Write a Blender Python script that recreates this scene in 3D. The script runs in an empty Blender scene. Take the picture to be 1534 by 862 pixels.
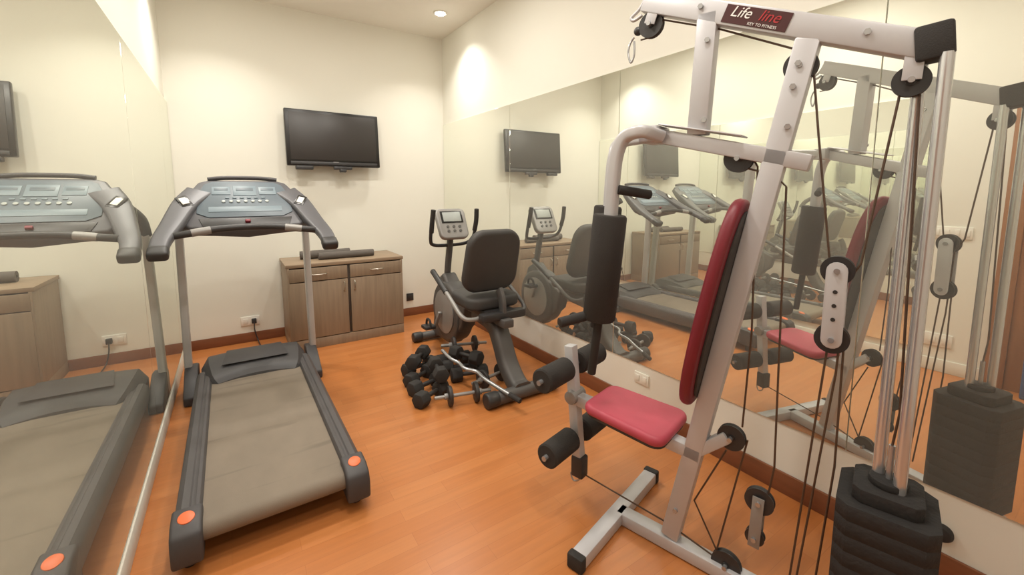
import bpy, bmesh, math, random
from math import sin, cos, pi, radians as R
from mathutils import Vector as V, Matrix as M
random.seed(4)
S = bpy.context.scene; C = S.collection
# ------------------------------------------------------------------ camera numbers
FP, PPX, PPY = 640.0, 767.0, 360.0
CAM = V((.47, 0, 1.4)); YAW = R(33.3); PIT = R(6.5)
FWD = V((sin(YAW)*cos(PIT), cos(YAW)*cos(PIT), -sin(PIT)))
RGT = V((cos(YAW), -sin(YAW), 0)); UPV = RGT.cross(FWD)
def ray(px, py): return FWD + RGT*((px-PPX)/FP) - UPV*((py-PPY)/FP)
def hit(px, py, p0, n):
    d = ray(px, py); return CAM + d*((p0-CAM).dot(n)/d.dot(n))
def at_z(px, py, z=0): return hit(px, py, V((0,0,z)), V((0,0,1)))
def at_x(px, py, x): return hit(px, py, V((x,0,0)), V((1,0,0)))
def at_y(px, py, y): return hit(px, py, V((0,y,0)), V((0,1,0)))
XL, W, D, H, Y0 = .067, 2.55, 4.59, 3.08, -1.5
# ------------------------------------------------------------------ materials
def lin(c):
    c = c/255.0
    return c/12.92 if c <= .04045 else ((c+.055)/1.055)**2.4
def rgb(r, g, b): return (lin(r), lin(g), lin(b), 1)
def mat(name, col, rough=.5, metal=0, var=.08, scale=(12,12,12), bump=0, bscale=200, emit=None, es=1, spec=.5, coat=0):
    m = bpy.data.materials.new(name); m.use_nodes = True
    nt = m.node_tree; N = nt.nodes; L = nt.links
    b = N['Principled BSDF']
    tc = N.new('ShaderNodeTexCoord'); mp = N.new('ShaderNodeMapping'); mp.inputs['Scale'].default_value = scale
    L.new(tc.outputs['Object'], mp.inputs['Vector'])
    no = N.new('ShaderNodeTexNoise'); no.inputs['Scale'].default_value = 1; no.inputs['Detail'].default_value = 4
    L.new(mp.outputs['Vector'], no.inputs['Vector'])
    mx = N.new('ShaderNodeMix'); mx.data_type = 'RGBA'
    mx.inputs[6].default_value = (*[c*(1-var) for c in col[:3]], 1)
    mx.inputs[7].default_value = (*[min(1, c*(1+var)) for c in col[:3]], 1)
    L.new(no.outputs['Fac'], mx.inputs[0]); L.new(mx.outputs[2], b.inputs['Base Color'])
    b.inputs['Roughness'].default_value = rough; b.inputs['Metallic'].default_value = metal
    b.inputs['Specular IOR Level'].default_value = spec
    if coat: b.inputs['Coat Weight'].default_value = coat
    if bump:
        n2 = N.new('ShaderNodeTexNoise'); n2.inputs['Scale'].default_value = bscale
        L.new(tc.outputs['Object'], n2.inputs['Vector'])
        bp = N.new('ShaderNodeBump'); bp.inputs['Strength'].default_value = bump; bp.inputs['Distance'].default_value = .004
        L.new(n2.outputs['Fac'], bp.inputs['Height']); L.new(bp.outputs['Normal'], b.inputs['Normal'])
    if emit:
        b.inputs['Emission Color'].default_value = emit; b.inputs['Emission Strength'].default_value = es
    return m
def floor_mat():
    m = bpy.data.materials.new('laminate_floor'); m.use_nodes = True
    nt = m.node_tree; N = nt.nodes; L = nt.links; b = N['Principled BSDF']
    g = N.new('ShaderNodeNewGeometry'); mp = N.new('ShaderNodeMapping'); L.new(g.outputs['Position'], mp.inputs['Vector'])
    br = N.new('ShaderNodeTexBrick'); br.inputs['Scale'].default_value = 1
    br.inputs['Brick Width'].default_value = .62; br.inputs['Row Height'].default_value = .075
    br.inputs['Mortar Size'].default_value = .0007; br.inputs['Bias'].default_value = 0; br.offset = .37
    br.inputs['Color1'].default_value = rgb(192,124,71); br.inputs['Color2'].default_value = rgb(184,114,61)
    br.inputs['Mortar'].default_value = rgb(168,102,55)
    L.new(mp.outputs['Vector'], br.inputs['Vector'])
    mp2 = N.new('ShaderNodeMapping'); mp2.inputs['Scale'].default_value = (3, 40, 1); L.new(g.outputs['Position'], mp2.inputs['Vector'])
    no = N.new('ShaderNodeTexNoise'); no.inputs['Scale'].default_value = 1; no.inputs['Detail'].default_value = 6; L.new(mp2.outputs['Vector'], no.inputs['Vector'])
    mr = N.new('ShaderNodeMapRange'); mr.inputs['To Min'].default_value = .82; mr.inputs['To Max'].default_value = 1.16; L.new(no.outputs['Fac'], mr.inputs['Value'])
    mx = N.new('ShaderNodeMix'); mx.data_type = 'RGBA'; mx.blend_type = 'MULTIPLY'; mx.inputs[0].default_value = 1
    L.new(br.outputs['Color'], mx.inputs[6]); L.new(mr.outputs['Result'], mx.inputs[7]); L.new(mx.outputs[2], b.inputs['Base Color'])
    b.inputs['Roughness'].default_value = .29; b.inputs['Specular IOR Level'].default_value = .6
    return m
def belt_mat():
    # dusty belt with faint darker scuffs
    m = mat('dusty_belt', rgb(128,117,104), .75, var=.17, scale=(7,4,5), bump=.2, bscale=400)
    nt = m.node_tree; N = nt.nodes; L = nt.links; b = N['Principled BSDF']
    src = b.inputs['Base Color'].links[0].from_socket
    tc = N.new('ShaderNodeTexCoord'); mp = N.new('ShaderNodeMapping'); mp.inputs['Rotation'].default_value = (0,0,R(-38)); mp.inputs['Scale'].default_value = (1.6,14,1)
    L.new(tc.outputs['Object'], mp.inputs['Vector'])
    no = N.new('ShaderNodeTexNoise'); no.inputs['Scale'].default_value = 1; no.inputs['Detail'].default_value = 3; L.new(mp.outputs['Vector'], no.inputs['Vector'])
    mr = N.new('ShaderNodeMapRange'); mr.inputs['From Min'].default_value = .60; mr.inputs['From Max'].default_value = .72; mr.inputs['To Min'].default_value = 1; mr.inputs['To Max'].default_value = .74
    L.new(no.outputs['Fac'], mr.inputs['Value'])
    mx = N.new('ShaderNodeMix'); mx.data_type = 'RGBA'; mx.blend_type = 'MULTIPLY'; mx.inputs[0].default_value = 1
    L.new(src, mx.inputs[6]); L.new(mr.outputs['Result'], mx.inputs[7]); L.new(mx.outputs[2], b.inputs['Base Color'])
    return m
def mirror_mat():
    m = bpy.data.materials.new('dusty_mirror_glass'); m.use_nodes = True
    nt = m.node_tree; N = nt.nodes; L = nt.links; N.remove(N['Principled BSDF']); out = N['Material Output']
    gl = N.new('ShaderNodeBsdfGlossy'); gl.inputs['Roughness'].default_value = 0
    df = N.new('ShaderNodeBsdfDiffuse'); df.inputs['Color'].default_value = (.87,.87,.80,1)
    tc = N.new('ShaderNodeTexCoord'); no = N.new('ShaderNodeTexNoise'); no.inputs['Scale'].default_value = 1.2
    L.new(tc.outputs['Object'], no.inputs['Vector'])
    mx = N.new('ShaderNodeMix'); mx.data_type = 'RGBA'
    mx.inputs[6].default_value = (.89,.91,.85,1); mx.inputs[7].default_value = (.92,.94,.88,1)
    L.new(no.outputs['Fac'], mx.inputs[0]); L.new(mx.outputs[2], gl.inputs['Color'])
    mr = N.new('ShaderNodeMapRange'); mr.inputs['To Min'].default_value = .07; mr.inputs['To Max'].default_value = .12; L.new(no.outputs['Fac'], mr.inputs['Value'])
    ms = N.new('ShaderNodeMixShader'); L.new(mr.outputs['Result'], ms.inputs[0]); L.new(gl.outputs[0], ms.inputs[1]); L.new(df.outputs[0], ms.inputs[2])
    L.new(ms.outputs[0], out.inputs['Surface'])
    return m
MT = dict(
 wall=mat('wall_paint', rgb(228,227,217), .7, var=.02, scale=(2,2,2), bump=.05, bscale=90),
 ceil=mat('ceiling_paint', rgb(235,233,225), .8, var=.02),
 floor=floor_mat(), mirror=mirror_mat(),
 skirt=mat('skirting_wood', rgb(126,78,52), .4, var=.25, scale=(4,4,40)),
 doorwood=mat('door_wood', rgb(146,100,66), .45, var=.25, scale=(40,40,3)),
 cab=mat('cabinet_laminate', rgb(142,124,104), .5, var=.26, scale=(45,45,3)),
 cabtop=mat('cabinet_top_laminate', rgb(146,126,104), .5, var=.2, scale=(3,45,45)),
 dark=mat('dark_recess', rgb(66,56,48), .7),
 brass=mat('brushed_steel', rgb(190,184,174), .3, 1, var=.05),
 black=mat('black_plastic', rgb(48,47,48), .45, var=.1),
 gloss=mat('gloss_black', rgb(26,25,25), .3, var=.05),
 screen=mat('screen_glass', rgb(46,42,40), .4, var=.03),
 rubber=mat('black_rubber', rgb(46,44,43), .8, var=.15, bump=.3, bscale=300),
 stack=mat('matte_black_weight', rgb(40,38,38), .85, var=.2, scale=(30,30,30), bump=.6, bscale=90),
 foam=mat('black_foam', rgb(48,45,43), .9, var=.15, bump=.5, bscale=350),
 vinyl=mat('black_vinyl', rgb(60,58,57), .6, var=.06, bump=.15, bscale=260),
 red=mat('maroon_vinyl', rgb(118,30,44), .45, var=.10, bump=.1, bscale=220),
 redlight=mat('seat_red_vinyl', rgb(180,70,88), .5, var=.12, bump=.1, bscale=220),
 silver=mat('silver_paint', rgb(192,192,196), .4, .2, var=.04),
 chrome=mat('chrome', rgb(182,184,188), .26, .7, var=.02),
 rod=mat('polished_chrome', rgb(206,208,212), .18, .72, var=.02),
 tgrey=mat('treadmill_grey', rgb(84,82,84), .5, .1, var=.06),
 thood=mat('treadmill_hood_grey', rgb(74,73,75), .5, .1, var=.06),
 tdark=mat('treadmill_dark_grey', rgb(66,64,66), .5, .05, var=.08),
 tarm=mat('treadmill_arm_grey', rgb(86,86,90), .42, .12, var=.05),
 tpost=mat('treadmill_post_paint', rgb(188,187,186), .4, .15, var=.05),
 belt=belt_mat(),
 panel=mat('console_panel', rgb(90,102,111), .45, var=.08),
 lightblue=mat('console_light_panel', rgb(116,131,140), .45, var=.05),
 orange=mat('orange_plastic', rgb(228,110,58), .4, var=.05),
 bikegrey=mat('bike_grey', rgb(82,80,79), .5, .1, var=.07),
 bikesilver=mat('bike_silver', rgb(144,142,140), .4, .2, var=.05),
 lcd=mat('lcd_grey', rgb(164,170,168), .35, var=.04),
 white=mat('white_plastic', rgb(230,228,220), .35, var=.02),
 matgrey=mat('grey_mat_foam', rgb(96,90,85), .85, var=.1, bump=.3, bscale=250),
 blue=mat('blue_mat_foam', rgb(70,92,132), .8, var=.08),
 iron=mat('cast_iron', rgb(56,53,52), .55, .2, var=.12, bump=.2, bscale=180),
 decal=mat('decal_dark', rgb(70,32,34), .4, var=.06),
 inkw=mat('white_ink', rgb(232,230,228), .5, var=.02),
 inkr=mat('red_ink', rgb(170,44,50), .5, var=.02),
 cable=mat('cable_sheath', rgb(78,58,44), .5, var=.08),
 lamp=mat('lamp_lens', rgb(255,248,232), .4, var=.0, emit=(1,.94,.83,1), es=26),
)
# ------------------------------------------------------------------ mesh builder
def cr(pts, n=6):
    pts = [V(p) for p in pts]; out = []
    for i in range(len(pts)-1):
        p0 = pts[max(i-1,0)]; p1 = pts[i]; p2 = pts[i+1]; p3 = pts[min(i+2, len(pts)-1)]
        for k in range(n):
            t = k/n
            out.append(.5*((2*p1)+(p2-p0)*t+(2*p0-5*p1+4*p2-p3)*t*t+(3*p1-p0-3*p2+p3)*t**3))
    out.append(pts[-1]); return out
def rrect(w, h, r, n=5):
    o = []
    for cx, cy, a in ((w/2-r, h/2-r, 0), (-w/2+r, h/2-r, 90), (-w/2+r, -h/2+r, 180), (w/2-r, -h/2+r, 270)):
        for k in range(n+1):
            t = R(a+90*k/n); o.append((cx+r*cos(t), cy+r*sin(t)))
    return o
def frame(d, up=(0,0,1)):
    d = V(d).normalized(); up = V(up)
    if abs(d.dot(up.normalized())) > .98: up = V((0,1,0)) if abs(d.y) < .9 else V((1,0,0))
    s = d.cross(up).normalized(); return s, d, s.cross(d)
class MB:
    def __init__(s): s.bm = bmesh.new()
    def _put(s, t, mtx=None):
        if mtx is not None: bmesh.ops.transform(t, matrix=mtx, verts=t.verts)
        me = bpy.data.meshes.new('tmp'); t.to_mesh(me); t.free(); s.bm.from_mesh(me); bpy.data.meshes.remove(me); return s
    def _bev(s, t, r, seg=2, ang=.6):
        if r > 0:
            t.normal_update()
            e = [e for e in t.edges if len(e.link_faces) == 2 and e.calc_face_angle() > ang]
            bmesh.ops.bevel(t, geom=e, offset=r, segments=seg, profile=.5, affect='EDGES', clamp_overlap=True)
    def box(s, c, size, rot=None, r=.004, seg=2):
        t = bmesh.new(); bmesh.ops.create_cube(t, size=1)
        bmesh.ops.scale(t, vec=V(size), verts=t.verts); s._bev(t, r, seg)
        m = M.Translation(V(c))
        if rot is not None: m = m @ rot.to_4x4()
        return s._put(t, m)
    def bar(s, p0, p1, w, h, up=(0,0,1), r=.005, seg=2):
        p0 = V(p0); p1 = V(p1); a, d, u = frame(p1-p0, up)
        rot = M((a, d, u)).transposed()
        return s.box((p0+p1)/2, (w, (p1-p0).length, h), rot, r, seg)
    def cyl(s, p0, p1, r, r2=None, seg=24, bev=0, bseg=2):
        p0 = V(p0); p1 = V(p1); t = bmesh.new(); L = (p1-p0).length
        bmesh.ops.create_cone(t, cap_ends=True, segments=seg, radius1=r, radius2=r if r2 is None else r2, depth=L)
        s._bev(t, bev, bseg)
        q = V((0,0,1)).rotation_difference((p1-p0).normalized())
        return s._put(t, M.Translation((p0+p1)/2) @ q.to_matrix().to_4x4())
    def sph(s, c, r, sc=(1,1,1)):
        t = bmesh.new(); bmesh.ops.create_uvsphere(t, u_segments=20, v_segments=12, radius=r)
        return s._put(t, M.Translation(V(c)) @ M.Diagonal((*sc, 1)))
    def sweep(s, pts, prof, up=None, cap=True):
        pts = [V(p) for p in pts]; n = len(pts); t = bmesh.new(); rings = []; nv = None
        for i, p in enumerate(pts):
            d = (pts[min(i+1,n-1)]-pts[max(i-1,0)]).normalized()
            if up is not None: a = d.cross(V(up)).normalized(); nv = a.cross(d)
            else:
                if nv is None: a, _, nv = frame(d)
                else:
                    nv = (nv-d*nv.dot(d)).normalized(); a = d.cross(nv)
            pr = prof(i/(n-1)) if callable(prof) else prof
            rings.append([t.verts.new(p+a*x+nv*y) for x, y in pr])
        k = len(rings[0])
        for i in range(n-1):
            for j in range(k): t.faces.new((rings[i][j], rings[i][(j+1)%k], rings[i+1][(j+1)%k], rings[i+1][j]))
        if cap: t.faces.new(rings[0][::-1]); t.faces.new(rings[-1])
        bmesh.ops.recalc_face_normals(t, faces=t.faces); return s._put(t)
    def tube(s, pts, r, seg=12, n=6):
        p = cr(pts, n) if n and len(pts) > 2 else pts
        return s.sweep(p, [(r*cos(2*pi*k/seg), r*sin(2*pi*k/seg)) for k in range(seg)])
    def prism(s, poly, o, ax, ay, th, r=0, seg=2):
        o = V(o); ax = V(ax).normalized(); ay = V(ay).normalized(); az = ax.cross(ay)
        t = bmesh.new(); a = [t.verts.new(o+ax*x+ay*y) for x, y in poly]; b = [t.verts.new(v.co+az*th) for v in a]; n = len(a)
        t.faces.new(a[::-1]); t.faces.new(b)
        for i in range(n): t.faces.new((a[i], a[(i+1)%n], b[(i+1)%n], b[i]))
        bmesh.ops.recalc_face_normals(t, faces=t.faces); s._bev(t, r, seg, .7); return s._put(t)
    def loft(s, rings):
        t = bmesh.new(); q = [[t.verts.new(V(p)) for p in r] for r in rings]; k = len(q[0])
        for i in range(len(q)-1):
            for j in range(k): t.faces.new((q[i][j], q[i][(j+1)%k], q[i+1][(j+1)%k], q[i+1][j]))
        t.faces.new(q[0][::-1]); t.faces.new(q[-1])
        bmesh.ops.recalc_face_normals(t, faces=t.faces); return s._put(t)
    def lathe(s, prof, o, axis, seg=28):
        o = V(o); a, d, u = frame(axis, (0,0,1)); rings = []
        for r, h in prof: rings.append([o+d*h+a*(r*cos(2*pi*k/seg))+u*(r*sin(2*pi*k/seg)) for k in range(seg)])
        return s.loft(rings)
def ob(name, mb, m, parent=None, label=None, ang=38, loc=None):
    me = bpy.data.meshes.new(name); mb.bm.normal_update(); mb.bm.to_mesh(me); mb.bm.free()
    me.polygons.foreach_set('use_smooth', [True]*len(me.polygons)); me.set_sharp_from_angle(angle=R(ang))
    me.materials.append(MT[m]); o = bpy.data.objects.new(name, me); C.objects.link(o)
    if parent: o.parent = parent
    if label: o['label'] = label
    if loc is not None: o.location = loc
    return o
def tag(o, label, cat, group=None):
    o['label'] = label; o['category'] = cat
    if group: o['group'] = group
    return o
def thing(name, label, cat, loc=(0,0,0), rz=0, group=None):
    o = bpy.data.objects.new(name, None); C.objects.link(o); o.location = loc; o.rotation_euler = (0,0,rz); o.empty_display_size = .1
    return tag(o, label, cat, group)
def struct(name, mb, m, parent=None):
    o = ob(name, mb, m, parent)
    if not parent: o['kind'] = 'structure'
    return o
def text(name, body, size, mtx, m, parent, shear=0):
    cu = bpy.data.curves.new('t', 'FONT'); cu.body = body; cu.size = size; cu.extrude = .0006; cu.shear = shear
    cu.align_x = 'CENTER'; cu.align_y = 'CENTER'
    t = bpy.data.objects.new('t', cu); C.objects.link(t); bpy.context.view_layer.update()
    me = bpy.data.meshes.new_from_object(t.evaluated_get(bpy.context.evaluated_depsgraph_get()))
    bpy.data.objects.remove(t); me.transform(mtx); me.materials.clear(); me.materials.append(MT[m])
    o = bpy.data.objects.new(name, me); C.objects.link(o); o.parent = parent; return o
def dup(root, loc, rot, label=None, group=None):
    r = root.copy(); C.objects.link(r); r.location = loc; r.rotation_euler = rot
    if label: r['label'] = label
    if group: r['group'] = group
    for ch in list(root.children):
        c = ch.copy(); C.objects.link(c); c.parent = r
    return r
# ------------------------------------------------------------------ room
T = .12; mid_x = (XL+W)/2; wid = W-XL
struct('floor', MB().box((mid_x, (D+Y0)/2, -.05), (wid+2*T, D-Y0+2*T, .1), r=0), 'floor')
struct('ceiling', MB().box((mid_x, (D+Y0)/2, H+.05), (wid+2*T, D-Y0+2*T, .1), r=0), 'ceil')
struct('wall_back', MB().box((mid_x, D+T/2, H/2), (wid+2*T, T, H), r=0), 'wall')
struct('wall_front', MB().box((mid_x, Y0-T/2, H/2), (wid+2*T, T, H), r=0), 'wall')
struct('wall_left', MB().box((XL-T/2, (D+Y0)/2, H/2), (T, D-Y0, H), r=0), 'wall')
struct('wall_right', MB().box((W+T/2, (D+Y0)/2, H/2), (T, D-Y0, H), r=0), 'wall')
struct('baseboard_back', MB().box((mid_x, D-.007, .045), (wid, .014, .09), r=.003), 'skirt')
struct('baseboard_left', MB().box((XL+.005, (D+.62)/2-.01, .05), (.010, D-.62-.02, .10), r=.003), 'wall')
struct('baseboard_right', MB().box((W-.007, (D+Y0)/2, .05), (.014, D-Y0-.03, .1), r=.003), 'skirt')
dr = struct('door_1', MB().box((XL+.018, .1, 1.02), (.034, .82, 2.04), r=.003), 'doorwood')
fm = MB()
fm.box((XL+.025, .56, 1.05), (.05, .1, 2.1)); fm.box((XL+.025, -.36, 1.05), (.05, .1, 2.1)); fm.box((XL+.025, .1, 2.09), (.05, .82, .1))
struct('door_frame', fm, 'doorwood', dr)
hm = MB(); hm.cyl((XL+.035,-.22,1.0), (XL+.075,-.22,1.0), .012); hm.cyl((XL+.075,-.225,1.0), (XL+.075,-.1,1.0), .01)
struct('door_handle', hm, 'brass', dr)
# ------------------------------------------------------------------ mirrors
def mirror(x, th, y0, y1, z0, z1, label, group):
    o = ob('wall_mirror', MB().box((0,0,0), (th, y1-y0-.003, z1-z0), r=.001, seg=1), 'mirror', loc=(x, (y0+y1)/2, (z0+z1)/2))
    tag(o, label, 'mirror', group)
gm = 'right wall mirror panels'
mirror(W-.004, .006, 3.19, D-.004, .33, 2.15, 'frameless mirror panel on the right wall beside the bike, ending at the back corner', gm)
mirror(W-.004, .006, 1.93, 3.19, .33, 2.15, 'frameless mirror panel on the right wall, second from the back corner', gm)
mirror(W-.004, .006, .63, 1.93, .33, 2.15, 'frameless mirror panel on the right wall directly behind the multi gym seat', gm)
mirror(W-.004, .006, -.67, .63, .33, 2.15, 'frameless mirror panel on the right wall behind the weight stack, nearest panel', gm)
gm = 'left wall mirror panels'
mirror(XL+.009, .018, 4.04, D-.004, .16, 2.13, 'narrow mirror panel on the left wall at the back corner', gm)
mirror(XL+.009, .018, 2.75, 4.04, .16, 2.13, 'mirror panel on the left wall beside the treadmill console', gm)
mirror(XL+.009, .018, 1.02, 2.75, .16, 2.13, 'mirror panel on the left wall beside the near end of the treadmill', gm)
# ------------------------------------------------------------------ ceiling lights
def downlight(x, y, p, label, spread=180, size=.16):
    t = thing('ceiling_light', label, 'ceiling light', (x, y, H), 0, 'recessed ceiling lights')
    ob('ring', MB().lathe([(.045,-.001),(.064,-.001),(.064,-.006),(.054,-.010),(.045,-.006)], (0,0,0), (0,0,1)), 'white', t)
    ob('lens', MB().lathe([(.0,-.026),(.02,-.024),(.038,-.016),(.046,-.004),(.046,-.001),(0,-.001)], (0,0,0), (0,0,1)), 'lamp', t)
    l = bpy.data.lights.new('downlight_lamp', 'AREA'); l.shape = 'DISK'; l.size = size; l.energy = p; l.color = (1,.942,.855); l.spread = R(spread)
    o = bpy.data.objects.new('downlight_lamp', l); C.objects.link(o); o.parent = t; o.location = (0,0,-.03)
downlight(2.24, 3.93, 8, 'lit round recessed ceiling light near the back right corner', 110, .14)
downlight(.43, 3.93, 8, 'recessed ceiling light near the back left corner', 110, .14)
downlight(.85, 2.9, 16, 'recessed ceiling light above the treadmill console')
downlight(.75, 1.6, 16, 'recessed ceiling light above the near end of the treadmill')
downlight(1.55, 2.9, 15, 'recessed ceiling light above the dumbbells')
downlight(1.35, .85, 15, 'recessed ceiling light above the multi gym')
downlight(.8, -.5, 15, 'recessed ceiling light by the door')
# ------------------------------------------------------------------ treadmill
t = thing('treadmill', 'grey motorised treadmill with dusty tan belt beside the left mirror', 'treadmill', (.557, 2.75, 0), R(.3))
b = MB(); hw = .257; prof = []
for k in range(9): a = pi/2+pi*k/8; prof.append((-.86+.04*cos(a), .125+.04*sin(a)))
for k in range(9): a = -pi/2+pi*k/8; prof.append((.66+.04*cos(a), .125+.04*sin(a)))
b.prism(prof, (-hw,0,0), (0,1,0), (0,0,1), 2*hw); ob('running_belt', b, 'belt', t)
ob('underframe', MB().box((0,-.08,.075), (.60,1.5,.045)).bar((-.2,.8,.05), (.2,.8,.05), .12, .06), 'black', t)
for s in (-1,1):
    pr = [(.258,.085),(.258,.172),(.266,.186),(.277,.19),(.284,.185),(.292,.185),(.298,.191),(.322,.189),(.328,.183),(.341,.172),(.347,.15),(.347,.085),(.335,.06),(.28,.06)]
    b = MB(); b.prism([(s*x, z) for x, z in pr], (0,-.80,0), (1,0,0), (0,0,1), -1.5, r=0)
    ob('side_rail', b, 'tgrey', t)
    b = MB(); b.prism([(-.94,.05),(-.94,.125),(-.925,.165),(-.88,.19),(-.80,.195),(-.79,.188),(-.79,.05)], (s*.302-.049,0,0), (0,1,0), (0,0,1), .098, r=.012, seg=3)
    e = ob('end_cap', b, 'tdark', t)
    ob('orange_badge', MB().cyl((s*.302,-.860,.188), (s*.302,-.863,.1975), .027, bev=.003), 'orange', e)
    ob('foot', MB().cyl((s*.303,-.85,0), (s*.303,-.85,.055), .025, bev=.004), 'rubber', t)
    ob('post', MB().bar((s*.40,.90,.02), (s*.382,.84,1.14), .045, .075, up=(0,1,0), r=.012, seg=3), 'tpost', t)
    b = MB(); b.prism([(.62,.0),(.62,.06),(.74,.13),(.86,.19),(.96,.18),(.98,0)], (s*.38-.04,0,0), (0,1,0), (0,0,1), .08, r=.012)
    ob('post_boot', b, 'tdark', t)
# motor cover: flat sloping top with chamfered shoulders and an arched near lip
rings = []
for y, w, h in ((.49,.257,.178),(.515,.28,.205),(.56,.295,.22),(.70,.318,.25),(.84,.325,.256),(.91,.318,.235),(.95,.30,.165)):
    r = [(-w,y,.05),(-w,y,.05+(h-.05)*.55)]
    for k in range(11):
        u = -1+2*k/10; x = u*w*.86
        r.append((x, y+(.045*(1-u*u) if y < .6 else 0), h-.012*u*u))
    r += [(w,y,.05+(h-.05)*.55),(w,y,.05)]; rings.append(r)
hd = ob('motor_hood', MB().loft(rings), 'thood', t, ang=28)
ob('hood_inlay', MB().prism([(-.20,0),(.20,0),(.17,.20),(-.17,.20)], (0,.62,.239), (1,0,0), (0,.99,.15), .004, r=.002), 'tdark', hd)
# console
ay = V((0,.781,.625)); az = V((0,-.625,.781)); o0 = V((0,.36,1.19))
def pc(x, v, h=0): return o0+V((x,0,0))+ay*v+az*h
poly = [(-.195,.46),(.195,.46),(.25,.435),(.295,.34),(.33,.2),(.35,.06),(.30,.0),(.18,-.01),(0,-.035),(-.18,-.01),(-.30,.0),(-.35,.06),(-.33,.2),(-.295,.34),(-.25,.435)]
cb = ob('console', MB().prism(poly, o0-az*.075, (1,0,0), ay, .075, r=.014, seg=3), 'tarm', t)
poly2 = [(-.175,.43),(.175,.43),(.22,.40),(.255,.30),(.26,.12),(.2,.08),(-.2,.08),(-.26,.12),(-.255,.30),(-.22,.40)]
ob('display_panel', MB().prism(poly2, o0, (1,0,0), ay, .006, r=.002), 'panel', cb)
rot = M((V((1,0,0)), ay, az)).transposed()
for x, v, w, h in ((0,.335,.13,.10),(-.13,.335,.10,.08),(.13,.335,.10,.08)):
    dw = ob('display_window', MB().box(pc(x,v,.007), (w,h,.004), rot, r=.001), 'lightblue', cb)
    ob('readout', MB().box(pc(x,v+.012,.0092), (w*.75,h*.28,.002), rot, r=.0005), 'panel', dw)
for i in range(7):
    ob('button', MB().cyl(pc(-.12+.04*i,.225,.005), pc(-.12+.04*i,.225,.012), .011, seg=14, bev=.002), 'lcd', cb)
for i in range(6):
    ob('button', MB().box(pc(-.10+.04*i,.262,.008), (.022,.012,.006), rot, r=.002), 'lightblue', cb)
ob('key_strip', MB().box(pc(0,.150,.007), (.40,.05,.004), rot, r=.002), 'lightblue', cb)
ob('console_lip', MB().tube([pc(-.2,.462,.0),pc(-.1,.475,.004),pc(.1,.475,.004),pc(.2,.462,.0)], .014), 'tdark', cb)
ob('tray', MB().prism([(-.25,.07),(.25,.07),(.23,.0),(.1,-.02),(-.1,-.02),(-.23,.0)], o0, (1,0,0), ay, .005, r=.002), 'black', cb)
for s in (-1,1):
    pts = cr([(s*.245,.64,1.385),(s*.315,.52,1.315),(s*.372,.34,1.205),(s*.41,.18,1.13),(s*.415,.07,1.075)], 6)
    def pf(u): return rrect(.082+.075*(1-u)**1.5, .045+.012*(1-u), .016, 3)
    ar = ob('arm', MB().sweep(pts, pf, up=(0,-.55,.83)), 'tarm', t)
    ob('arm_tip', MB().bar((s*.415,.12,1.10), (s*.416,.045,1.062), .092, .058, r=.018, seg=3), 'black', ar)
    ob('post_bracket', MB().tube([(s*.382,.84,1.12),(s*.372,.78,1.22),(s*.33,.66,1.30)], .035), 'tdark', t)
    v0 = V((s*.318,.52,1.318)); rv = rot @ M.Rotation(-s*.42,3,'Z')
    v = ob('fan_vent', MB().box(v0+az*.026, (.062,.10,.012), rv, r=.005), 'gloss', ar)
    ob('vent_light', MB().box(v0+az*.033, (.036,.06,.004), rv, r=.003), 'white', ar)
hb = ob('handlebar', MB().tube([(-.39,.24,1.15),(-.3,.22,1.165),(-.15,.24,1.185),(0,.25,1.19),(.15,.24,1.185),(.3,.22,1.165),(.39,.24,1.15)], .020), 'black', t)
for s in (-1,1):
    ob('pulse_grip', MB().tube([(s*.28,.222,1.168),(s*.235,.228,1.175),(s*.19,.235,1.181)], .0222), 'bikesilver', hb)
ob('safety_key', MB().box(pc(0,.03,.012), (.03,.02,.02), rot, r=.005), 'red', cb)
# ------------------------------------------------------------------ cabinet
cx0, cx1, cy, ch = .835, 1.845, 4.06, .77
t = thing('cabinet', 'low brown wooden cabinet with two drawers and two doors under the wall screen', 'cabinet', ((cx0+cx1)/2, (cy+D-.016)/2, 0))
cw = cx1-cx0; dp = D-.016-cy
ob('body', MB().box((0,.01,.41), (cw-.01,dp-.02,.66), r=.002), 'dark', t)
ob('plinth', MB().box((0,.0,.045), (cw,dp,.09), r=.002), 'cab', t)
ob('cabinet_top', MB().box((0,0,ch-.015), (cw+.02,dp,.03), r=.003), 'cabtop', t)
for s in (-1,1):
    ob('side_panel', MB().box((s*(cw/2-.009),0,.415), (.018,dp,.65), r=.001), 'cab', t)
    d = ob('drawer', MB().box((s*cw/4,-dp/2+.006,.672), (cw/2-.024,.02,.115), r=.003), 'cab', t)
    b = MB(); y = -dp/2-.03
    b.tube([(s*cw/4-.055,-dp/2-.002,.672),(s*cw/4-.05,y,.672),(s*cw/4+.05,y,.672),(s*cw/4+.055,-dp/2-.002,.672)], .005, n=3)
    ob('handle', b, 'brass', d)
    d = ob('door', MB().box((s*cw/4,-dp/2+.006,.352), (cw/2-.024,.02,.51), r=.003), 'cab', t)
    b = MB(); x = s*.045
    b.tube([(x,-dp/2-.002,.50),(x,y,.505),(x,y,.575),(x,-dp/2-.002,.58)], .005, n=3)
    ob('handle', b, 'brass', d)
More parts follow.
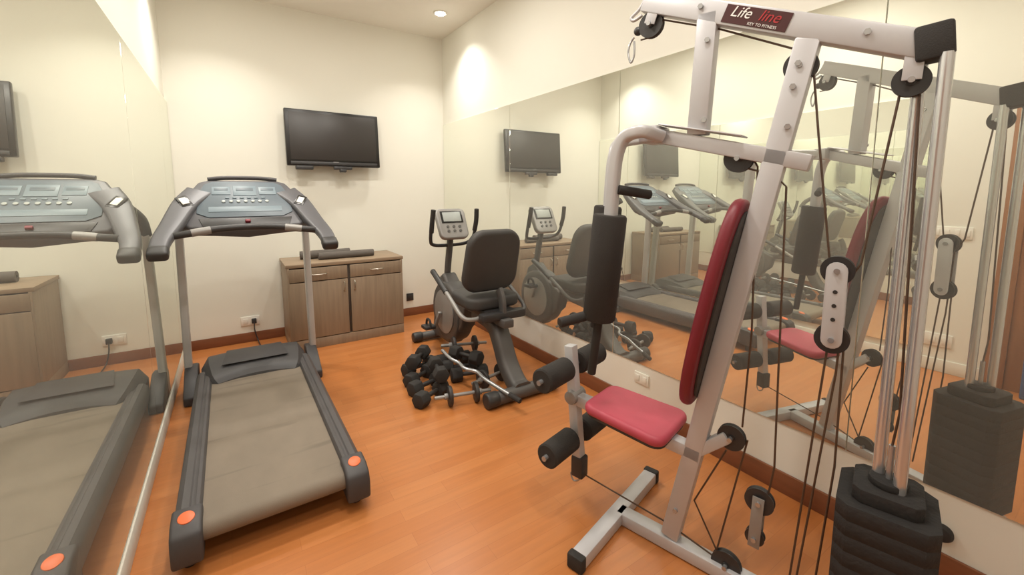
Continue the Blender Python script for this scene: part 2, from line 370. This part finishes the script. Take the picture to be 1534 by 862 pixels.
# mats on the cabinet
def roll(name, x0, x1, y, r, m, label):
    b = MB(); pts = []
    for k in range(60):
        a = k*.42; q = r*(.35+.65*k/59); pts.append((q*cos(a), q*sin(a)))
    inner = [(p[0]*(1-.006/max(r*.3, math.hypot(*p))), p[1]*(1-.006/max(r*.3, math.hypot(*p)))) for p in pts]
    t_ = bmesh.new(); A = []
    for xx in (x0, x1): A.append(([t_.verts.new((xx, p[0], p[1])) for p in pts], [t_.verts.new((xx, p[0], p[1])) for p in inner]))
    for i in range(59):
        t_.faces.new((A[0][0][i], A[0][0][i+1], A[1][0][i+1], A[1][0][i])); t_.faces.new((A[0][1][i], A[1][1][i], A[1][1][i+1], A[0][1][i+1]))
        for e in (0,1): t_.faces.new((A[e][0][i], A[e][1][i], A[e][1][i+1], A[e][0][i+1]))
    t_.faces.new((A[0][0][59], A[0][1][59], A[1][1][59], A[1][0][59]))
    bmesh.ops.recalc_face_normals(t_, faces=t_.faces); b._put(t_)
    o = ob(name, b, m, loc=(0, y, ch+r)); return tag(o, label, 'exercise mat', 'rolled mats on the cabinet')
roll('exercise_mat', .98, 1.42, 4.36, .042, 'matgrey', 'rolled grey exercise mat lying at the back of the cabinet top')
roll('exercise_mat', 1.12, 1.62, 4.25, .036, 'matgrey', 'rolled grey exercise mat lying at the front of the cabinet top')
# ------------------------------------------------------------------ television
t = thing('television', 'black flat screen television mounted on the back wall above the cabinet', 'television', (1.35, 4.46, 1.90))
t.rotation_euler = (R(-4), 0, R(1))
ob('casing', MB().box((0,.02,0), (.85,.045,.52), r=.008), 'gloss', t)
ob('screen', MB().box((0,-.004,.014), (.785,.006,.435), r=.001), 'screen', t)
ob('speaker_bar', MB().box((0,-.003,-.235), (.79,.012,.03), r=.004), 'black', t)
ob('badge', MB().box((0,-.005,-.222), (.05,.004,.01), r=.001), 'bikesilver', t)
ob('wall_bracket', MB().box((0,.06,0), (.3,.05,.3), r=.004).bar((0,.09,.0), (0,.118,.0), .12, .2), 'black', t)
ob('stand_stub', MB().box((.06,.0,-.275), (.17,.04,.03), r=.006).box((.06,.0,-.30), (.06,.04,.03), r=.006), 'black', t)
ob('receiver_box', MB().box((-.28,.01,-.278), (.15,.05,.035), r=.006), 'black', t)
# ------------------------------------------------------------------ sockets
def socket(name, label, cat, loc, w, h, wall, gang=2, m='white', group=None):
    rz = {'back':0, 'right':-pi/2, 'left':pi/2}[wall]
    t = thing(name, label, cat, loc, rz, group)
    ob('plate', MB().box((0,-.005,0), (w,.01,h), r=.003), m, t)
    for k in range(gang):
        x = (k-(gang-1)/2)*w/gang
        ob('rocker', MB().box((x,-.0115,0), (w/gang*.5,.006,h*.55), r=.002), m, t)
    return t
p = at_y(375, 483, D)
socket('wall_socket', 'white wall socket on the back wall behind the treadmill', 'wall socket', (p.x, D, .2), .15, .085, 'back')
b = MB(); b.box((p.x+.03, D-.03, .2), (.04,.03,.045), r=.006)
t = tag(ob('power_plug', b, 'black'), 'black power plug in the white socket behind the treadmill', 'power plug')
ob('cord', MB().tube([(p.x+.03,D-.045,.19),(p.x+.03,D-.07,.12),(p.x+.05,D-.09,.03),(p.x+.06,D-.25,.01),(p.x+.03,3.9,.01),(p.x,3.78,.012)], .005), 'black', t)
p = at_y(614, 445, D)
socket('wall_socket', 'small black wall socket on the back wall right of the cabinet', 'wall socket', (p.x, D, p.z), .08, .085, 'back', 1, m='black')
p = at_x(962, 565, W)
socket('wall_socket', 'white wall socket low on the right wall below the mirror', 'wall socket', (W, p.y, .24), .11, .07, 'right', 2, m='wall')
socket('light_switch', 'white switch plate on the left wall reflected behind the weight rods', 'light switch', (XL, .86, 1.09), .22, .09, 'left', 4)
socket('wall_socket', 'wide white socket plate low on the left wall, reflected near the weight stack', 'wall socket', (XL, .9, .25), .22, .1, 'left', 3)
p = at_x(1412, 797, W)
tag(ob('wall_bumper', MB().lathe([(.02,0),(.03,.0),(.032,.01),(.026,.025),(.012,.028)], (W, p.y, p.z), (-1,0,0)), 'rubber'), 'small round black rubber stop low on the right wall by the weight stack', 'bumper')
# folded blue mat by the door, seen only in the right mirror
b = MB()
for k in range(3): b.box((XL+.08+.034*k, .17, .24), (.031, .50, .48), r=.012, seg=3)
tag(ob('folded_mat', b, 'blue'), 'blue folded exercise mat by the door, reflected at the right edge', 'exercise mat')
# ------------------------------------------------------------------ exercise bike
t = thing('exercise_bike', 'dark grey recumbent exercise bike by the back right corner', 'exercise bike', (2.05, 3.0, 0), R(0))
for nm, y, hw, r in (('front_stabilizer',.72,.22,.04), ('rear_stabilizer',-.72,.265,.046)):
    b = MB(); b.cyl((-hw,y,r+.004), (hw,y,r+.004), r, bev=.006); q = ob(nm, b, 'bikegrey', t)
    for s in (-1,1): ob('end_cap', MB().cyl((s*(hw-.07),y,r+.006), (s*(hw+.02),y,r+.006), r+.006, bev=.012, bseg=3), 'black', q)
ob('housing', MB().cyl((-.08,.36,.36), (.08,.36,.36), .265, seg=40, bev=.03, bseg=3), 'bikegrey', t)
b = MB(); b.prism([(.05,.30),(.0,.47),(.12,.52),(.30,.60),(.42,.69),(.52,.63),(.60,.42),(.66,.14),(.6,.08),(.3,.08)], (-.065,0,0), (0,1,0), (0,0,1), .13, r=.02, seg=3)
ob('shroud', b, 'bikegrey', t)
for s in (-1,1):
    dk = ob('cover_disc', MB().lathe([(.0,.0),(.19,.0),(.19,.008),(.16,.014),(.06,.02),(.0,.02)], (s*.08,.36,.36), (s,0,0)), 'bikesilver', t)
    an = R(60) if s < 0 else R(240)
    tip = V((s*.13,.36+.16*cos(an),.36-.16*sin(an)))
    ob('crank', MB().bar((s*.12,.36,.36), tip, .022, .03, up=(1,0,0)), 'bikesilver', t)
    pd = ob('pedal', MB().box(tip+V((s*.065,0,0)), (.10,.11,.03), r=.008), 'black', t)
    ob('pedal_strap', MB().tube([tip+V((s*.065,.05,.0)), tip+V((s*.065,.03,.06)), tip+V((s*.065,-.03,.06)), tip+V((s*.065,-.05,0))], .01), 'rubber', pd)
ob('front_foot', MB().bar((0,.74,.06), (0,.42,.16), .07, .08, r=.012), 'bikegrey', t)
ob('rear_leg', MB().sweep(cr([(0,-.12,.46),(0,-.36,.43),(0,-.45,.34),(0,-.545,.18),(0,-.66,.075),(0,-.73,.06)]), rrect(.11,.13,.03,3), up=(1,0,0)), 'bikegrey', t)
ob('seat_rail', MB().bar((0,.18,.475), (0,-.56,.475), .085, .06, r=.01), 'bikegrey', t)
ob('seat_carriage', MB().box((0,-.28,.525), (.24,.36,.05), r=.012).box((.0,-.47,.52), (.36,.08,.06), r=.015), 'black', t)
b = MB(); b.prism([(x*(1-.12*(y+.2)), y) for x, y in rrect(.44,.42,.1,6)], (0,-.20,.55), (1,0,0), (0,1,0), .09, r=.028, seg=4)
ob('seat', b, 'vinyl', t)
n_ = V((0,-sin(R(15)),cos(R(15))))
b = MB(); b.prism([(x*(1-.30*max(0,y)), y) for x, y in rrect(.455,.48,.12,7)], V((0,-.36,.885)), (-1,0,0), n_, .075, r=.03, seg=4)
br = ob('backrest', b, 'vinyl', t)
ob('backrest_support', MB().sweep(cr([(0,-.46,.48),(0,-.475,.56),(0,-.46,.64),(0,-.425,.70)]), rrect(.07,.03,.01,2), up=(1,0,0)), 'bikegrey', t)
for s in (-1,1):
    b = MB(); b.tube([(s*.06,-.40,.515),(s*.20,-.40,.50),(s*.265,-.36,.52),(s*.275,-.22,.60),(s*.275,-.02,.70),(s*.27,.12,.76)], .016)
    q = ob('side_handle', b, 'bikesilver' if s < 0 else 'bikegrey', t)
    ob('grip', MB().tube([(s*.275,-.12,.65),(s*.275,-.02,.70),(s*.27,.14,.77)], .022), 'black', q)
ob('mast', MB().sweep(cr([(0,.47,.58),(0,.44,.75),(0,.40,.92),(0,.375,1.05)]), rrect(.055,.05,.018,3), up=(1,0,0)), 'bikegrey', t)
a_ = V((0,sin(R(28)),cos(R(28))))
b = MB(); b.prism([(x*(1+.25*y), y) for x, y in rrect(.27,.28,.05,5)], V((0,.37,1.11)), (1,0,0), a_, .05, r=.014, seg=3)
cs = ob('console', b, 'bikesilver', t); az2 = V((1,0,0)).cross(a_); rt = M((V((1,0,0)), a_, az2)).transposed(); base = V((0,.37,1.11))+az2*.052
ob('screen_surround', MB().box(base+a_*.055, (.20,.11,.006), rt, r=.002), 'gloss', cs)
ob('screen', MB().box(base+a_*.055+az2*.003, (.165,.085,.005), rt, r=.001), 'lcd', cs)
for j in range(2):
    for i in range(3):
        ob('button', MB().cyl(base+a_*(-.035-.04*j)+V((-.055+.055*i,0,0)), base+a_*(-.035-.04*j)+V((-.055+.055*i,0,0))+az2*.005, .012, seg=16), 'bikegrey', cs)
b = MB(); b.tube([(-.20,.27,1.24),(-.205,.29,1.14),(-.20,.34,1.0),(-.15,.39,.945),(0,.40,.935),(.15,.39,.945),(.20,.34,1.0),(.205,.29,1.14),(.20,.27,1.24)], .015)
hbk = ob('handlebar', b, 'black', t)
for s in (-1,1): ob('grip', MB().tube([(s*.2,.268,1.25),(s*.205,.287,1.15),(s*.202,.315,1.06)], .02), 'foam', hbk)
# ------------------------------------------------------------------ dumbbells
def dumbbell(kind, label, loc, rot):
    t = thing('dumbbell', label, 'dumbbell', loc, 0, 'dumbbells piled on the floor'); t.rotation_euler = rot
    if kind == 'hex':
        ob('handle', MB().lathe([(.0,-.07),(.014,-.07),(.017,0),(.014,.07),(.0,.07)], (0,0,0), (1,0,0), 16), 'iron', t)
        for s in (-1,1): ob('head', MB().cyl((s*.058,0,0), (s*.138,0,0), .056, seg=6, bev=.009), 'rubber', t)
    else:
        ob('handle', MB().cyl((-.19,0,0), (.19,0,0), .012, bev=.003), 'bikesilver', t)
        for s in (-1,1):
            ob('weight_disc', MB().cyl((s*.075,0,0), (s*.10,0,0), .066, bev=.006), 'iron', t)
            ob('collar', MB().cyl((s*.102,0,0), (s*.125,0,0), .022, seg=8, bev=.003), 'bikesilver', t)
    return t
spots = [(1.52,2.585,27),(1.55,2.745,17),(1.565,2.905,30),(1.62,3.065,14),(1.885,2.735,-12),(1.89,2.885,-20),(1.905,3.045,-8)]
words = ['black hex dumbbell at the near left corner of the floor pile','black hex dumbbell second from the near left of the pile','black hex dumbbell third along the left edge of the pile','black hex dumbbell at the far left corner of the pile','black hex dumbbell beside the bike leg, lowest layer','black hex dumbbell in the middle of the pile next to the bike housing','black hex dumbbell at the back of the pile under the bike']
first = dumbbell('hex', words[0], (spots[0][0], spots[0][1], .05), (0,0,R(spots[0][2])))
for (x, y, a), w in zip(spots[1:], words[1:]): dup(first, (x, y, .05), (0,0,R(a)), w)
for x, y, z, a, w in ((1.62,2.70,.158,78,'black hex dumbbell lying crosswise on top of the near left pair'), (1.585,2.985,.158,48,'black hex dumbbell lying crosswise on top of the far left pair'), (1.90,2.815,.160,-66,'black hex dumbbell lying crosswise on top of the pile beside the bike')):
    dup(first, (x, y, z), (0,0,R(a)), w)
c1 = dumbbell('chrome', 'chrome bar dumbbell with round plates at the near edge of the pile', (1.68,2.43,.067), (0,0,R(-14)))
dup(c1, (1.985,3.015,.168), (0,R(3),R(-12)), 'chrome bar dumbbell with round plates on top of the pile by the bike housing')
dup(c1, (1.985,2.57,.067), (0,0,R(12)), 'chrome bar dumbbell with round plates under the bike rear leg')
# curl bar
b = MB()
b.tube([(1.735,2.88,.21),(1.735,2.74,.195),(1.765,2.66,.18),(1.77,2.58,.168),(1.83,2.52,.152),(1.835,2.42,.138),(1.87,2.30,.114),(1.92,2.12,.086)], .013)
t = tag(ob('curl_bar', b, 'chrome'), 'bent chrome curl bar lying over the dumbbells and the bike foot', 'curl bar')
ob('bar_grip', MB().cyl((1.897,2.205,.0985), (1.922,2.113,.084), .017, bev=.004), 'rubber', t)
# ------------------------------------------------------------------ multi gym
GA = R(15); GP = V((1.78,1.16,0)); gx = V((cos(GA), sin(GA), 0)); gy = V((-sin(GA), cos(GA), 0))
def g(px, py, l=0):
    h = hit(px, py, GP+gx*l, gx); q = h-GP; return V((l, q.dot(gy), h.z))
def gf(px, py, z=0):
    h = at_z(px, py, z); q = h-GP; return V((q.dot(gx), q.dot(gy), z))
t = thing('multi_gym', 'silver cable multi gym with red seat and black weight stack by the right mirror', 'multi gym', GP, GA)
bf = g(968, 4); brr = g(1402, 72); bd = (brr-bf).normalized()
u0 = g(1005, 800); u0.z = .06; u1 = bf+bd*((g(1207,55)-bf).dot(bd)); u1.z -= .03
# base
ob('front_base', MB().bar((-.33,0,.03), (.33,0,.03), .06, .05), 'silver', t)
for s in (-1,1): ob('base_cap', MB().bar((s*.31,0,.031), (s*.345,0,.031), .068, .06, r=.008), 'rubber', t)
sy = (g(1337,715).y+g(1393,90).y)/2
ob('base_spine', MB().bar((0,.0,.03), (0,sy-.12,.03), .06, .05), 'silver', t)
ob('rear_base', MB().bar((-.22,sy,.028), (.22,sy,.028), .07, .05), 'silver', t)
ob('main_upright', MB().bar(u0, u1, .05, .065, up=(0,1,0)), 'silver', t)
beam = ob('top_beam', MB().bar(bf, brr, .05, .07), 'silver', t)
ob('beam_cap', MB().box(brr+V((0,.004,.012)), (.072,.074,.088), M.Rotation(R(-6),3,'X'), r=.008), 'rubber', t)
ob('front_post', MB().bar(g(1063,20), g(1046,203), .05, .065, up=(0,1,0)), 'silver', t)
k0 = g(980,203); k1 = g(1215,245)
ob('press_bracket', MB().bar(k0, k1, .05, .05), 'silver', t)
ob('bracket_plate', MB().bar(k0+V((0,-.03,.034)), g(1115,214)+V((0,0,.02)), .085, .006), 'silver', t)
b = MB()
for px, py in ((1196,95),(1188,130),(1180,190),(1055,180),(1060,60),(1012,765),(1050,10),(1300,48)):
    q = g(px, py, -.025); b.cyl(q, q+V((-.008,0,0)), .009, seg=6)
ob('frame_bolts', b, 'chrome', t)
# sticker with lettering
dm = (g(1090,20)+g(1186,36))/2; tt = (dm-bf).dot(bd); dc = bf+bd*tt; up_ = V((1,0,0)).cross(bd); up_ = up_ if up_.z > 0 else -up_
dl = (g(1186,36)-g(1090,20)).length
rm = M((bd, up_, bd.cross(up_))).transposed()
dcl = ob('brand_sticker', MB().box(dc+V((-.0265,0,0)), (dl,.054,.002), rm, r=.0005, seg=1), 'decal', beam)
def tm(off, upo): return M.Translation(dc+bd*off+up_*upo+V((-.0285,0,0))) @ rm.to_4x4()
text('lettering', 'Life', .044, tm(-dl*.24, .007), 'inkw', dcl, .3)
text('lettering', 'line', .044, tm(dl*.2, .007), 'inkr', dcl, .3)
text('lettering', 'KEY TO FITNESS', .012, tm(dl*.14, -.020), 'inkw', dcl)
# pulleys
def pulley(c, r, parent=t, th=.022, axis=(1,0,0)):
    pr = [(0,-th/2-.004),(.012,-th/2-.004),(.012,-th/2),(r,-th/2),(r,-th*.3),(r*.82,0),(r,th*.3),(r,th/2),(.012,th/2),(.012,th/2+.004),(0,th/2+.004)]
    o = ob('pulley', MB().lathe(pr, c, axis), 'black', parent)
    ob('axle_bolt', MB().cyl(V(c)+V((-.03,0,0)), V(c)+V((.03,0,0)), .008, seg=10), 'chrome', o)
    return o
PL = (((976,38),.045),((1107,238),.045),((1200,100),.045),((1365,122),.04),((1255,405),.042),((1246,507),.044),((1138,750),.045),((1131,803),.03),((1096,655),.045),((1088,845),.05))
PU = {k: g(*k) for k, _ in PL}
for k, rr in PL: pulley(PU[k], rr)
def hang(pc_, top, m='silver'):
    b = MB()
    for s in (-1,1): b.bar(V(pc_)+V((s*.02,0,0)), V(top)+V((s*.02,0,0)), .004, .04, up=(0,1,0), r=.001)
    ob('pulley_bracket', b, m, t)
hang(PU[(976,38)], bf+bd*.05)
hang(PU[(1365,122)], brr-bd*.04)
def stadium(c0, c1, w):
    # rounded pulley plate outline in the y-z plane, ends centred on the two axles
    c0 = V(c0); c1 = V(c1); d = V((0,(c1-c0).y,(c1-c0).z)); L = d.length; d.normalize(); e = V((1,0,0)).cross(d)
    pts = []
    for k in range(9): a = pi*k/8; pts.append((w*cos(a), L+w*sin(a)))
    for k in range(9): a = pi+pi*k/8; pts.append((w*cos(a), w*sin(a)))
    return pts, e, d
b = MB(); po, e_, d_ = stadium(PU[(1246,507)], PU[(1255,405)], .026)
for s in (-1,1): b.prism(po, PU[(1246,507)]+V((s*.02-.0025,0,0)), e_, d_, .005 if e_.cross(d_).x > 0 else -.005, r=.001)
pp = ob('floating_pulley_plate', b, 'silver', t)
b = MB()
for f in (.3,.5,.7):
    q = PU[(1255,405)].lerp(PU[(1246,507)], f)+V((-.021,0,0)); b.cyl(q, q+V((-.003,0,0)), .006, seg=12)
ob('adjusting_holes', b, 'black', pp)
b = MB()
for s in (-1,1): b.bar(PU[(1138,750)]+V((s*.02,0,.02)), PU[(1131,803)]+V((s*.02,0,-.03)), .005, .036, up=(0,1,0), r=.002)
ob('floating_pulley_plate', b, 'bikesilver', t)
# seat support and leg developer
lt = g(855,517); lb = g(868,700); ly = (lt.y+lb.y)/2
sr = g(1045,650); zs = .455
ob('seat_support', MB().bar((0,ly,zs+.02), (0,sr.y-.02,zs-.02), .05, .05), 'silver', t)
ob('pulley_arm', MB().bar((0,sr.y,zs-.01), PU[(1096,655)]+V((0,.01,0)), .045, .04), 'silver', t)
ob('leg_lever', MB().bar((0,lt.y,lt.z), (0,lb.y,lb.z), .045, .045, up=(0,1,0)), 'silver', t)
ob('lever_pivot', MB().cyl((-.045,ly,zs+.03), (.045,ly,zs+.03), .03, bev=.003), 'bikesilver', t)
def roller(y, z):
    ob('roller_bar', MB().cyl((-.245,y,z), (.245,y,z), .011), 'chrome', t)
    for s in (-1,1): ob('foam_roller', MB().lathe([(.014,0),(.046,0),(.052,.006),(.052,.174),(.046,.18),(.014,.18)], (s*.045,y,z), (s,0,0)), 'foam', t)
z1 = g(858,548).z; z2 = g(866,652).z
roller(ly+.02, z1); roller(ly-.01, z2)
ob('lever_bracket', MB().box((0,lb.y,lb.z+.01), (.055,.06,.10), r=.008), 'black', t)
b = MB(); b.tube([(0,lb.y+.02,lb.z-.03),(0,lb.y+.045,lb.z-.05),(0,lb.y+.03,lb.z-.08),(0,lb.y+.0,lb.z-.06),(0,lb.y+.01,lb.z-.03)], .004)
ob('snap_hook', b, 'chrome', t)
# seat
sc_ = gf(953, 610, .52); sl = .35
b = MB(); b.prism([(x*(1-.35*(y)), y) for x, y in rrect(.275,sl,.05,6)], V((0,sc_.y,.482)), (1,0,0), (0,1,.06), .042, r=.018, seg=4)
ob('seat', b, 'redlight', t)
ob('seat_board', MB().prism([(x*.93*(1-.35*y), y*.95) for x, y in rrect(.275,sl,.05,6)], V((0,sc_.y,.474)), (1,0,0), (0,1,.06), .012), 'vinyl', t)
# back pad: red cushion with a smaller black board behind it, oval outline
ud = (u1-u0).normalized(); nf = V((1,0,0)).cross(ud); nf = -nf if nf.y < 0 else nf
def up_at(z): return u0+ud*((z-u0.z)/ud.z)
zb0 = g(1050,612).z; zb1 = g(1112,303).z
midp = up_at((zb0+zb1)/2); hl = (zb1-zb0)/2/ud.z
out = []
for k in range(48):
    a = 2*pi*k/48; ca, sa = cos(a), sin(a)
    out.append((.142*math.copysign(abs(ca)**.76, ca), hl*math.copysign(abs(sa)**.84, sa)))
b = MB(); b.prism([(x*.66, y*.90) for x, y in out], midp+nf*.033, (-1,0,0), ud, .010, r=.003); ob('back_board', b, 'vinyl', t)
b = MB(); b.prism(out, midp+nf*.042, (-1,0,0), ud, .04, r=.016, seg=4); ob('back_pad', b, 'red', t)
# butterfly / press arms
ll = -.1
pa = [g(990,204,-.03), g(962,197,ll), g(936,206,ll), g(924,232,ll), g(919,270,ll), g(915,325,ll)]
sq = rrect(.045,.045,.013,3)
ob('press_arm', MB().sweep(cr(pa), sq, up=(1,0,0)), 'silver', t)
p0, p1 = g(914,322,ll), g(897,478,ll); ax_ = (p1-p0)
ob('foam_pad', MB().lathe([(.02,0),(.058,0),(.064,.008),(.064,ax_.length-.008),(.058,ax_.length),(.02,ax_.length)], p0, ax_), 'foam', t)
ob('arm_grip', MB().cyl(p1, g(886,560,ll), .017, bev=.004), 'rubber', t)
ob('arm_grip', MB().cyl(g(890,470,ll), g(838,484,-.24), .02, bev=.005), 'rubber', t)
ob('arm_grip', MB().cyl(g(925,284,ll), g(974,292,.02), .018, bev=.005), 'rubber', t)
off = V((.325, .19, .02))
ob('press_arm', MB().sweep(cr([k0+V((.03,0,0))]+[q+off for q in pa[2:]]), sq), 'silver', t)
ob('foam_pad', MB().lathe([(.02,0),(.058,0),(.064,.008),(.064,ax_.length-.008),(.058,ax_.length),(.02,ax_.length)], p0+off, ax_), 'foam', t)
ob('arm_grip', MB().cyl(p1+off, g(887,540,ll)+off, .017, bev=.004), 'rubber', t)
q = g(890,470,ll)+off; ob('arm_grip', MB().cyl(q, q+V((.14,0,0)), .02, bev=.005), 'rubber', t)
ob('pivot_block', MB().box(k0+V((0,0,0)), (.12,.07,.06), r=.006), 'silver', t)
# guide rods and weight stack
for s in (-1,1):
    ob('guide_rod', MB().cyl((s*.024,sy+s*.023,.06), (s*.024,sy+s*.023,brr.z-.02), .015, seg=20), 'rod', t)
n = 10; th = .047
oct_ = [(-.085,-.11),(.085,-.11),(.113,-.082),(.113,.082),(.085,.11),(-.085,.11),(-.113,.082),(-.113,-.082)]
for k in range(n):
    b = MB(); b.prism(oct_, (0,sy,.055+k*th), (1,0,0), (0,1,0), th-.0001, r=.0004, seg=1)
    ob('weight_plate', b, 'stack', t)
zt = .055+n*th
ob('stack_head', MB().prism([(x*.7, y*.7) for x, y in oct_], (0,sy,zt), (1,0,0), (0,1,0), .04, r=.003).cyl((0,sy,zt+.04), (0,sy,zt+.06), .045, bev=.004), 'stack', t)
ob('selector_stem', MB().cyl((0,sy,zt+.06), (0,sy,zt+.16), .008), 'chrome', t)
# cables
def cable(*pts): ob('cable', MB().tube([V(p) for p in pts], .0032, 8, 0), 'cable', t)
cable(g(960,60), g(975,56), g(995,30), g(1080,44), g(1192,74), g(1218,92), g(1226,200), g(1243,392))
cable(g(1240,518), g(1195,790), g(1183,862))
cable(g(1352,118), g(1346,150), g(1290,395), g(1272,420))
cable(g(1378,135), g(1348,620), V((0,sy,zt+.16)))
cable(g(1265,505), g(1250,700), g(1222,862))
cable(g(1270,408), g(1252,560), g(1190,880))
cable(g(1122,226), g(1135,250), g(1126,500), g(1112,640))
cable(g(1092,246,-.0), g(1160,262), g(1178,280), g(1160,700), g(1150,745))
cable(g(1088,675), g(1040,750), g(1078,835))
cable(g(870,708), g(1000,784), g(1075,838))
cable(g(1120,660), g(1072,830))
# lat hook
b = MB(); b.sph(g(956,47), .016); ob('cable_stop', b, 'black', t)
b = MB(); b.tube([g(950,56),g(944,66),g(941,80),g(945,94),g(950,82),g(950,62)], .004); ob('snap_hook', b, 'chrome', t)
b = MB(); b.tube([bf+V((0,0,.02)), g(958,14), g(946,27), g(950,31), g(962,23)], .006); ob('bar_hook', b, 'silver', t)
# ------------------------------------------------------------------ world, camera
w = bpy.data.worlds.new('World'); S.world = w; w.use_nodes = True
w.node_tree.nodes['Background'].inputs[0].default_value = (1,.95,.88,1); w.node_tree.nodes['Background'].inputs[1].default_value = .3
cam = bpy.data.cameras.new('Camera'); co = bpy.data.objects.new('Camera', cam); C.objects.link(co)
co.location = CAM; co.rotation_euler = (pi/2-PIT, 0, -YAW)
cam.sensor_fit = 'HORIZONTAL'; cam.sensor_width = 36; cam.lens = FP/1534*36; cam.shift_y = -(431-PPY)/1534; cam.clip_start = .02
S.camera = co
S.view_settings.view_transform = 'Standard'
S.view_settings.exposure = 0
try:
    S.cycles.glossy_bounces = 16; S.cycles.max_bounces = 20; S.cycles.diffuse_bounces = 6
except Exception: pass
